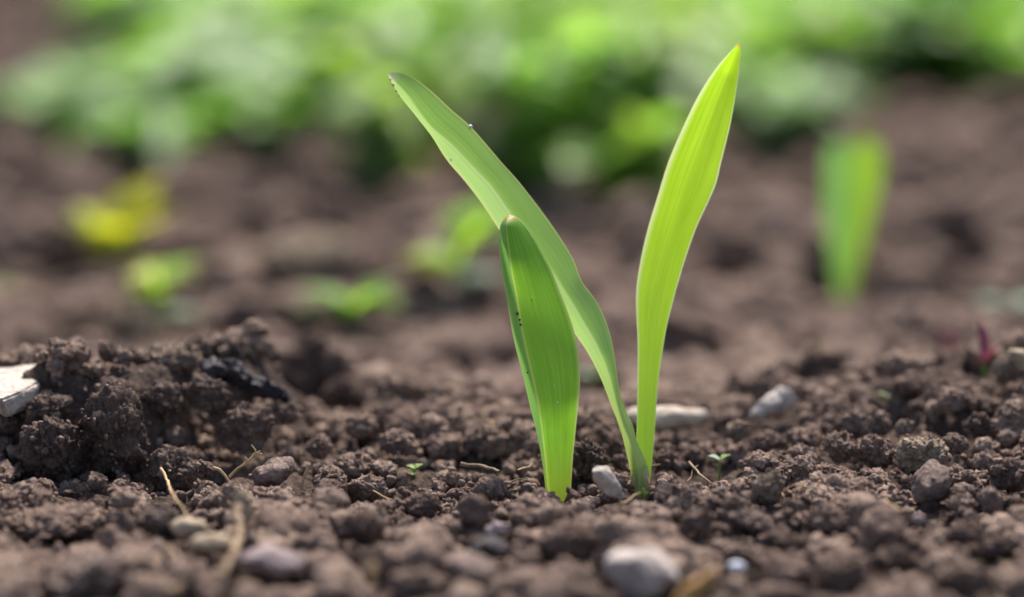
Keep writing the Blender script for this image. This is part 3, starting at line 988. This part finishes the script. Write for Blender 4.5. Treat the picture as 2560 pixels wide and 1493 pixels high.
HB = 0.640
stick('rootlet', [P(402, 1170, .640), P(418, 1200, .636), G(430, 1235, .006), G(448, 1258, .005), G(462, 1280, .004), G(484, 1304, .003)], .00036, .00020, M_STRAW, 'bent dry rootlet standing in front of the left heap', 'rootlet')
d2 = 0.640
stick('rootlet', [P(575, 1190, d2 + .002), P(600, 1168, d2), P(625, 1148, d2), P(650, 1130, d2)], .00034, .00018, M_STRAW, 'forked dry rootlet with crumbs at its tip', 'rootlet', side=[([P(628, 1146, d2), P(640, 1128, d2), P(628, 1112, d2)], .00024, .00015), ([P(610, 1160, d2), P(618, 1148, d2), P(612, 1143, d2)], .0002, .00012), ([P(643, 1134, d2), P(655, 1136, d2)], .0002, .0003)])
stick('rootlet', [P(533, 1168, d2), P(550, 1176, d2), P(565, 1190, d2), P(575, 1205, d2)], .00040, .0003, M_STRAW, 'short dry rootlet left of the forked one', 'rootlet')
d3 = 0.642
stick('straw', [P(754, 1225, d3), P(757, 1205, d3), P(762, 1188, d3), P(771, 1166, d3)], .0003, .00042, M_STRAW, 'short upright straw left of centre', 'straw', wob=.0002)
stick('dry_stalk', [G(598, 1268, .008), G(590, 1290, .007), G(597, 1315, .006), G(602, 1338, .006), G(592, 1365, .005), G(580, 1395, .005), G(560, 1430, .005), G(520, 1452, .004)], .0011, .0007, M_ROOT, 'dry brown stalk curling down from a shrivelled pod', 'stalk', wob=.0012, n=60)
stone('seed_pod', 600, 1266, 62, 78, M_STONE_TAN, 'shrivelled tan seed pod topping the dry curled stalk', 0.006, 320, 'crumb', 'seed pod', flat=0.8)
stick('dry_stalk', [G(415, 1370, .004), G(440, 1390, .006), G(450, 1420, .006), G(455, 1450, .005), G(430, 1482, .004)], .0007, .0009, M_ROOT, 'blurred brown stalk left of the cream flat stone', 'stalk', wob=.0012)
d6 = on_ground(932, 1445, .003)[1]
stick('straw_chip', [P(928, 1448, d6), P(931, 1428, d6 - .001), P(934, 1408, d6)], .0008, .0009, M_STRAW, 'short cream straw chip standing in the foreground', 'straw', wob=.0002)
stick('rootlet', [G(1724, 1155, .004), G(1742, 1178, .004), G(1760, 1195, .004), G(1778, 1210, .003)], .00032, .0002, M_ROOT, 'thin reddish rootlet right of the tall sprout', 'rootlet')
stick('rootlet', [G(2208, 1250, .004), G(2232, 1264, .004), G(2256, 1278, .004)], .00030, .0002, M_STRAW, 'thin straw fibre left of the potato shaped clod', 'rootlet')
d9 = 0.733
stick('straw', [P(2052, 885, d9), P(2048, 862, d9), P(2044, 842, d9)], .0010, .0004, M_STRAW, 'yellow straw bit sticking up from the dark clod', 'straw')
stick('rootlet', [G(1150, 1160), G(1200, 1164), G(1250, 1178)], .0005, .0003, M_ROOT, 'brown twig lying on the soil left of the front leaf', 'rootlet')
stick('rootlet', [G(1960, 1225, .003), G(1990, 1210, .005), G(2015, 1216, .003)], .0002, .00015, M_STRAW, 'hair thin arched fibre beside the yellowish grainy clod', 'rootlet')

# loose fibres strewn over the bed
rf_ = random.Random(12)
for k in range(16):
    x0, y0, a0 = rf_.uniform(-.11, .11), rf_.uniform(.595, .70), rf_.uniform(0, 3.14)
    l0 = rf_.uniform(.004, .011)
    pts = [Vector((x0 + math.cos(a0) * l0 * t, y0 + math.sin(a0) * l0 * t, 0)) for t in (-.5, -.15, .2, .5)]
    for q_ in pts:
        q_.z = ground_z(q_.x, q_.y) + .0035 + rf_.uniform(0, .0012)
    stick('plant_fibre', pts, rf_.uniform(.00014, .00028), .00012, rf_.choice([M_STRAW, M_ROOT, M_STRAW]), 'short hair thin dry fibre lying among the soil crumbs', 'fibre', wob=.0005, n=16)['group'] = 'dry fibres strewn over the soil'

# orange dry leaf at the bottom
dl = on_ground(1750, 1475, .005)[1]
ol = [(1690, 1510), (1722, 1478), (1752, 1462), (1772, 1440), (1796, 1424)]
cen = resample(ol, 24)
V, UV = [], []
for i in range(24):
    v = i / 23
    t_ = cen[min(i + 1, 23)] - cen[max(i - 1, 0)]
    nrm = np.array([t_[1], -t_[0]]) / (np.hypot(*t_) + 1e-9)
    wd = 19 * math.sin(math.pi * min(1, 0.12 + v * 0.86)) ** 0.7
    for j in range(7):
        u = j / 6
        q = cen[i] + nrm * wd * (u - 0.5) * 2
        V.append(P(q[0], q[1], dl - .004 * abs(u - .5) + .004 * v)[:])
idx = np.arange(24 * 7).reshape(24, 7)
F = np.stack([idx[:-1, :-1], idx[:-1, 1:], idx[1:, 1:], idx[1:, :-1]], -1).reshape(-1, 4)
o = mesh_np('dry_leaf', np.array(V), F, M_ORANGE, attr={'tint': np.full(len(V), .6)})
sm_ = o.modifiers.new('thickness', 'SOLIDIFY'); sm_.thickness = 0.0006
tag(o, 'curled orange dry leaf on the bottom edge of the soil', 'dry leaf')


# ------------------------------------------------------------------ small plants
def leaf_mesh(L, W, bend=0.3, fold=0.15, rows=9, cols=5, peak=0.45):
    """ovate leaf along +Y from the origin, arching down, local coordinates"""
    V, UV = [], []
    for i in range(rows):
        v = i / (rows - 1)
        wv = W * 0.5 * (math.sin(math.pi * v ** (math.log(0.5) / math.log(peak))) ** 0.8 if 0 < v < 1 else 0.03)
        y = L * (v - 0.12 * bend * v * v)
        z = L * (0.25 * bend * v - bend * 0.75 * v * v)
        for j in range(cols):
            u = j / (cols - 1)
            s = (u - .5) * 2
            V.append((wv * s, y, z + fold * abs(s) * wv + 0.02 * L * math.sin(v * 9 + s * 2) * abs(s)))
            UV.append((u, v))
    idx = np.arange(rows * cols).reshape(rows, cols)
    F = np.stack([idx[:-1, :-1], idx[:-1, 1:], idx[1:, 1:], idx[1:, :-1]], -1).reshape(-1, 4)
    return np.array(V), F, np.array(UV)


def leaf_at(V, pos, az, el, roll=0.0):
    m = Euler((0, roll, 0)).to_matrix()
    m = Euler((el, 0, 0)).to_matrix() @ m
    m = Euler((0, 0, az)).to_matrix() @ m
    return V @ np.array(m).T + np.array(pos)


def herb(name, loc, height, spread, n, L, W, mat, label, group, seed, cat='weed', bend=0.5, el=(-0.15, 0.75), mat2=None):
    """leafy weed: several stems with ovate leaves along them"""
    r = random.Random(seed)
    e = empty(name, loc)
    tag(e, label, cat, group)
    vs, fs, us, ms, c = [], [], [], [], 0
    sv, sf, sc_ = [], [], 0
    n = int(n * 4); L *= 0.46; W *= 0.50
    nst = max(2, n // 18)
    for k in range(nst):
        a = r.uniform(0, 6.283)
        lean = r.uniform(0.1, 1.0) * spread
        hh = height * r.uniform(0.6, 1.05)
        top = np.array((math.cos(a) * lean, math.sin(a) * lean, hh))
        ts_ = np.linspace(0, 1, 6)
        pts = np.stack([top[0] * ts_ ** 1.3, top[1] * ts_ ** 1.3, -0.01 + (hh + .01) * ts_], 1)
        tv, tf = tube_np(pts, np.linspace(.0022, .0010, 6) * (height / .1) ** .5, 5)
        sv.append(tv); sf.append(tf[:25] + sc_); sc_ += len(tv)
        for q in range(n // nst):
            t = r.uniform(0.15, 1.0)
            pos = (top[0] * t ** 1.3, top[1] * t ** 1.3, hh * t)
            sz = r.uniform(0.6, 1.15)
            V, F, U = leaf_mesh(L * sz, W * sz, bend * r.uniform(.4, 1.5), r.uniform(0.05, .4), peak=r.uniform(.38, .5))
            V = leaf_at(V, pos, r.uniform(0, 6.283), r.uniform(*el), r.uniform(-.5, .5))
            V[:, 2] = np.maximum(V[:, 2], 0.003)
            vs.append(V); fs.append(F + c); us.append(U); c += len(V)
            ms.append(np.full(len(F), 1 if (mat2 and r.random() < 0.4) else 0))
    mesh_np('foliage', np.concatenate(vs), np.concatenate(fs), mat, e, uv=np.concatenate(us), slots=[mat2] if mat2 else None, fmat=np.concatenate(ms))
    mesh_np('stem', np.concatenate(sv), np.concatenate(sf), M_STEM, e, uv=np.zeros((sc_, 2)) + .4)
    return e


def few_leaves(name, loc, leaves, label, cat='seedling', group=None, stem=None, big=1.0):
    """small plant whose leaves are parts: (height, azimuth, elevation, length, width, material)"""
    e = empty(name, loc)
    tag(e, label, cat, group)
    top = max(l[0] for l in leaves)
    if top > 0.0005:
        tv, tf = tube_np([(0, 0, -.003), (0, 0, top * .5), (0, 0, top)], [stem or .0007] * 3, 8)
        mesh_np('stem', tv, tf[:16], M_STEM, e, uv=np.zeros((len(tv), 2)) + .4)
    for (h, az, el, L, W, mt) in leaves:
        V, F, U = leaf_mesh(L * big, W * big, .35, .2, 11, 7)
        V = leaf_at(V, (0, 0, h), az, el)
        mesh_np('leaf', V, F, mt, e, uv=U)
    return e


# tiny in-focus seedlings
p_, _ = on_ground(1798, 1192)
few_leaves('seedling', p_, [(.0040, R(70), .45, .0030, .0026, M_TEAL), (.0040, R(-75), .55, .0030, .0024, M_LIME)], 'tiny seedling with two round pale green leaves right of the tall sprout', stem=.0003)
p_, _ = on_ground(1036, 1195)
few_leaves('seedling', p_, [(.0022, R(60), .4, .0024, .0022, M_LIME), (.0022, R(-60), .5, .0026, .0022, M_LIME), (.0012, R(170), .2, .0020, .0016, M_LIME)], 'tiny bright green seedling in the soil left of the front leaf', stem=.0003)
p_, _ = on_ground(1612, 1245)
few_leaves('seedling', p_, [(.0008, R(20), 1.0, .0020, .0010, M_LIME), (.0006, R(-60), .7, .0016, .0009, M_GREEN)], 'minute green shoot at the foot of the tall sprout', stem=.0002)
p_, _ = on_ground(1482, 965)
few_leaves('seedling', p_, [(.0030, R(80), .3, .0050, .0044, M_GLAUC), (.0030, R(-80), .4, .0060, .0034, M_LIME), (.0030, R(180), .4, .0040, .0034, M_GLAUC)], 'blurred pale green seedling seen between the two sprouts', stem=.0004)
p_, _ = on_ground(2225, 1005)
few_leaves('seedling', p_, [(.0010, R(60), .4, .004, .0014, M_GREEN), (.001, R(-100), .4, .003, .0012, M_GREEN)], 'small dark green shoot above the wide lumpy clod', stem=.0003)
p_, d_ = on_ground(2372, 900)
few_leaves('red_shoot', p_, [(.002, R(30), 1.25, .011, .0020, M_RED), (.002, R(-150), 1.2, .008, .0018, M_RED)], 'thin blurred pink shoot on the right, left of the darker one', 'shoot')
p_, d_ = on_ground(2462, 925)
few_leaves('red_shoot', p_, [(.002, R(10), 1.3, .011, .0028, M_RED), (.001, R(-140), 1.1, .008, .0026, M_RED), (.001, R(100), 1.0, .006, .002, M_RED)], 'stout blurred crimson shoot near the right edge', 'shoot')


# --- far sprout on the right, blurred
p_, d_ = on_ground(2108, 742)
e = empty('sprout', p_)
tag(e, 'blurred younger sprout standing alone at the right', 'sprout')
sl_L = [(2090, 800), (2092, 742), (2084, 680), (2074, 620), (2064, 540), (2060, 460), (2062, 400), (2072, 358), (2100, 340)]
sl_R = [(2120, 800), (2121, 742), (2126, 680), (2131, 600), (2136, 540), (2140, 460), (2138, 400), (2126, 358), (2100, 340)]
sl_C = [(2105, 800), (2106, 742), (2108, 690), (2108, 600), (2104, 540), (2100, 460), (2098, 400), (2095, 360), (2100, 340)]
blade('leaf', sl_L, sl_R, sl_C, lambda v: d_ + .002, lambda v: .001, M_SPROUT, e, 40, 9)
sr_L = [(2106, 800), (2108, 742), (2116, 680), (2122, 600), (2127, 500), (2131, 420), (2142, 355), (2162, 332)]
sr_R = [(2126, 800), (2128, 742), (2142, 680), (2164, 600), (2190, 500), (2204, 430), (2202, 372), (2184, 342), (2162, 332)]
sr_C = [(2114, 800), (2116, 742), (2126, 680), (2142, 600), (2160, 500), (2168, 420), (2174, 362), (2162, 332)]
blade('leaf', sr_L, sr_R, sr_C, lambda v: d_ - .001, lambda v: .0008, M_SPROUT_Y, e, 40, 9)

# --- blurred young plants in the middle distance
def cluster(seed, n, h, L, W, mats, el=(.3, 1.2), az=(0, 360)):
    r = random.Random(seed)
    return [(h * r.uniform(.5, 1.0), R(r.uniform(*az)), r.uniform(*el), L * r.uniform(.8, 1.15), W * r.uniform(.8, 1.15), r.choice(mats)) for _ in range(n)]


p_, d_ = on_ground(290, 690)
k = d_ / FPX
few_leaves('yellow_plant', p_, cluster(1, 5, .010, 125 * k, 100 * k, [M_YELLOW, M_LIME], (.8, 1.4), (50, 130)) + cluster(2, 6, .010, 150 * k, 115 * k, [M_YELLOW], (.8, 1.45), (-120, -30)) + cluster(3, 4, .010, 130 * k, 110 * k, [M_YELLOW, M_LIME], (.3, .9), (150, 210)),
           'blurred young plant with two yellowing lobes at the far left', 'young plant', stem=.0012, big=1.35)
p_, d_ = on_ground(398, 815)
k = d_ / FPX
few_leaves('young_plant', p_, cluster(4, 9, .014, 90 * k, 80 * k, [M_FRESH, M_FRESH, M_YELLOW], (.2, 1.2)) + cluster(5, 3, .003, 70 * k, 60 * k, [M_TEAL, M_LIME], (.1, .4)),
           'blurred lime green seedling right of and below the yellowing plant', 'young plant', stem=.0010, big=1.35)
p_, d_ = on_ground(-15, 790)
k = d_ / FPX
few_leaves('young_plant', p_, [(.008, R(-90), .5, 70 * k, 50 * k, M_LIME), (.008, R(60), .5, 80 * k, 50 * k, M_LIME)], 'sliver of a blurred green plant at the left edge', 'young plant')
p_, d_ = on_ground(1150, 735)
k = d_ / FPX
few_leaves('young_plant', p_, cluster(6, 8, .016, 125 * k, 95 * k, [M_FRESH], (.5, 1.25), (-110, -20)) + cluster(7, 5, .010, 115 * k, 90 * k, [M_YELLOW, M_FRESH], (.2, .6), (60, 130)) + cluster(8, 5, .006, 90 * k, 80 * k, [M_TEAL, M_GLAUC], (.1, .6)),
           'blurred seedling with bright and yellow leaves left of the front leaf', 'young plant', stem=.0010, big=1.35)
p_, d_ = on_ground(880, 815)
k = d_ / FPX
few_leaves('young_plant', p_, cluster(9, 5, .005, 110 * k, 70 * k, [M_GREEN], (.2, .8), (60, 130)) + cluster(10, 6, .005, 115 * k, 70 * k, [M_GREEN, M_LIME, M_YELLOW], (.2, .7), (-130, -50)),
           'low blurred green plant lying close to the soil behind the heap', 'young plant', stem=.0008, big=1.35)
p_, d_ = on_ground(2530, 790)
k = d_ / FPX
few_leaves('young_plant', p_, [(.003, R(95), .3, 70 * k, 50 * k, M_TEAL), (.003, R(-80), .3, 70 * k, 50 * k, M_TEAL)], 'faint blurred seedling by the right edge', 'young plant', stem=.0008, big=1.35)
# pale dry lump left of centre
stone('stone', 760, 650, 260, 120, M_STONE_TAN, 'pale mossy lump blurred in the middle of the left background', 0.006, 330, 'crumb', flat=0.6)

# --- the band of weeds behind
def at_ground(px, depth_py):
    return on_ground(px, depth_py)[0]


WEEDS = [
    # px, py of the base, height, spread, leaves, L, W, mat, mat2, label
    (-20, 360, .010, .05, 34, .085, .050, M_GLAUC, M_GLAUC, 'low glaucous broad leaved weed cut by the left edge of the band'),
    (150, 345, .016, .05, 34, .085, .050, M_GLAUC, M_GLAUC, 'pale glaucous weed beside the one at the left edge'),
    (320, 335, .024, .05, 36, .085, .048, M_GLAUC, M_GREEN, 'pale bluish green weed third from the left in the band'),
    (470, 330, .032, .05, 36, .080, .044, M_GLAUC, M_LIME, 'pale and lime leaved weed left of the silvery patch'),
    (560, 385, .026, .06, 40, .062, .032, M_GREEN, M_DEEP, 'low mid green weed in front of the silvery patch'),
    (300, 385, .016, .06, 30, .060, .032, M_GREEN, M_DEEP, 'low dark weed in front of the pale glaucous plants'),
    (720, 345, .040, .05, 40, .075, .046, M_GLAUC, M_GLAUC, 'weed with a pale silvery patch of leaves in the band'),
    (830, 385, .030, .05, 34, .060, .034, M_GREEN, M_GREEN, 'low green weed between the silvery patch and the leaning tip'),
    (960, 460, .045, .03, 26, .045, .030, M_LIME, M_GLAUC, 'light green weed reaching forward behind the leaning blade tip'),
    (1010, 385, .055, .06, 50, .072, .042, M_LIME, M_GREEN, 'yellow green weed behind the tip of the leaning blade'),
    (1330, 480, .070, .04, 46, .052, .032, M_GREEN, M_GREEN, 'green weed standing forward between the two blades'),
    (1610, 520, .035, .04, 30, .048, .030, M_LIME, M_GREEN, 'low pale green weed behind the backlit blade'),
    (1500, 370, .060, .07, 56, .075, .046, M_LIME, M_GREEN, 'bright lime weed filling the gap between the blades'),
    (1760, 345, .055, .07, 56, .074, .044, M_LIME, M_GREEN, 'bright green weed behind the tip of the backlit blade'),
    (1940, 385, .035, .05, 26, .045, .028, M_GLAUC, M_GREEN, 'low pale weed left of the far sprout'),
    (2010, 300, .050, .06, 46, .070, .042, M_LIME, M_GREEN, 'green weed above and left of the far sprout'),
    (2250, 275, .050, .06, 56, .055, .028, M_DEEP, M_DEEP, 'dark green weed above the far sprout'),
    (2480, 280, .045, .06, 46, .072, .042, M_GREEN, M_LIME, 'green weed at the right end of the band'),
]
for k, (px, py, h, sp, n, L, W_, m1, m2, lab) in enumerate(WEEDS):
    herb('weed', at_ground(px, py), h, sp, n, L, W_, m1, lab, None, 400 + k, mat2=m2)

BACK = []
rb = random.Random(3)
for row, (py, x0) in enumerate(((255, 760), (225, 520), (185, 500), (150, 470), (115, 440), (80, 420), (45, 420), (10, 430), (-25, 460), (-60, 500), (-100, 520))):
    px = x0 + rb.uniform(0, 100)
    while px < 2720:
        if not (px > 2060 and py > 235):
            BACK.append((px, py + rb.uniform(-14, 14)))
        px += rb.uniform(150, 240)
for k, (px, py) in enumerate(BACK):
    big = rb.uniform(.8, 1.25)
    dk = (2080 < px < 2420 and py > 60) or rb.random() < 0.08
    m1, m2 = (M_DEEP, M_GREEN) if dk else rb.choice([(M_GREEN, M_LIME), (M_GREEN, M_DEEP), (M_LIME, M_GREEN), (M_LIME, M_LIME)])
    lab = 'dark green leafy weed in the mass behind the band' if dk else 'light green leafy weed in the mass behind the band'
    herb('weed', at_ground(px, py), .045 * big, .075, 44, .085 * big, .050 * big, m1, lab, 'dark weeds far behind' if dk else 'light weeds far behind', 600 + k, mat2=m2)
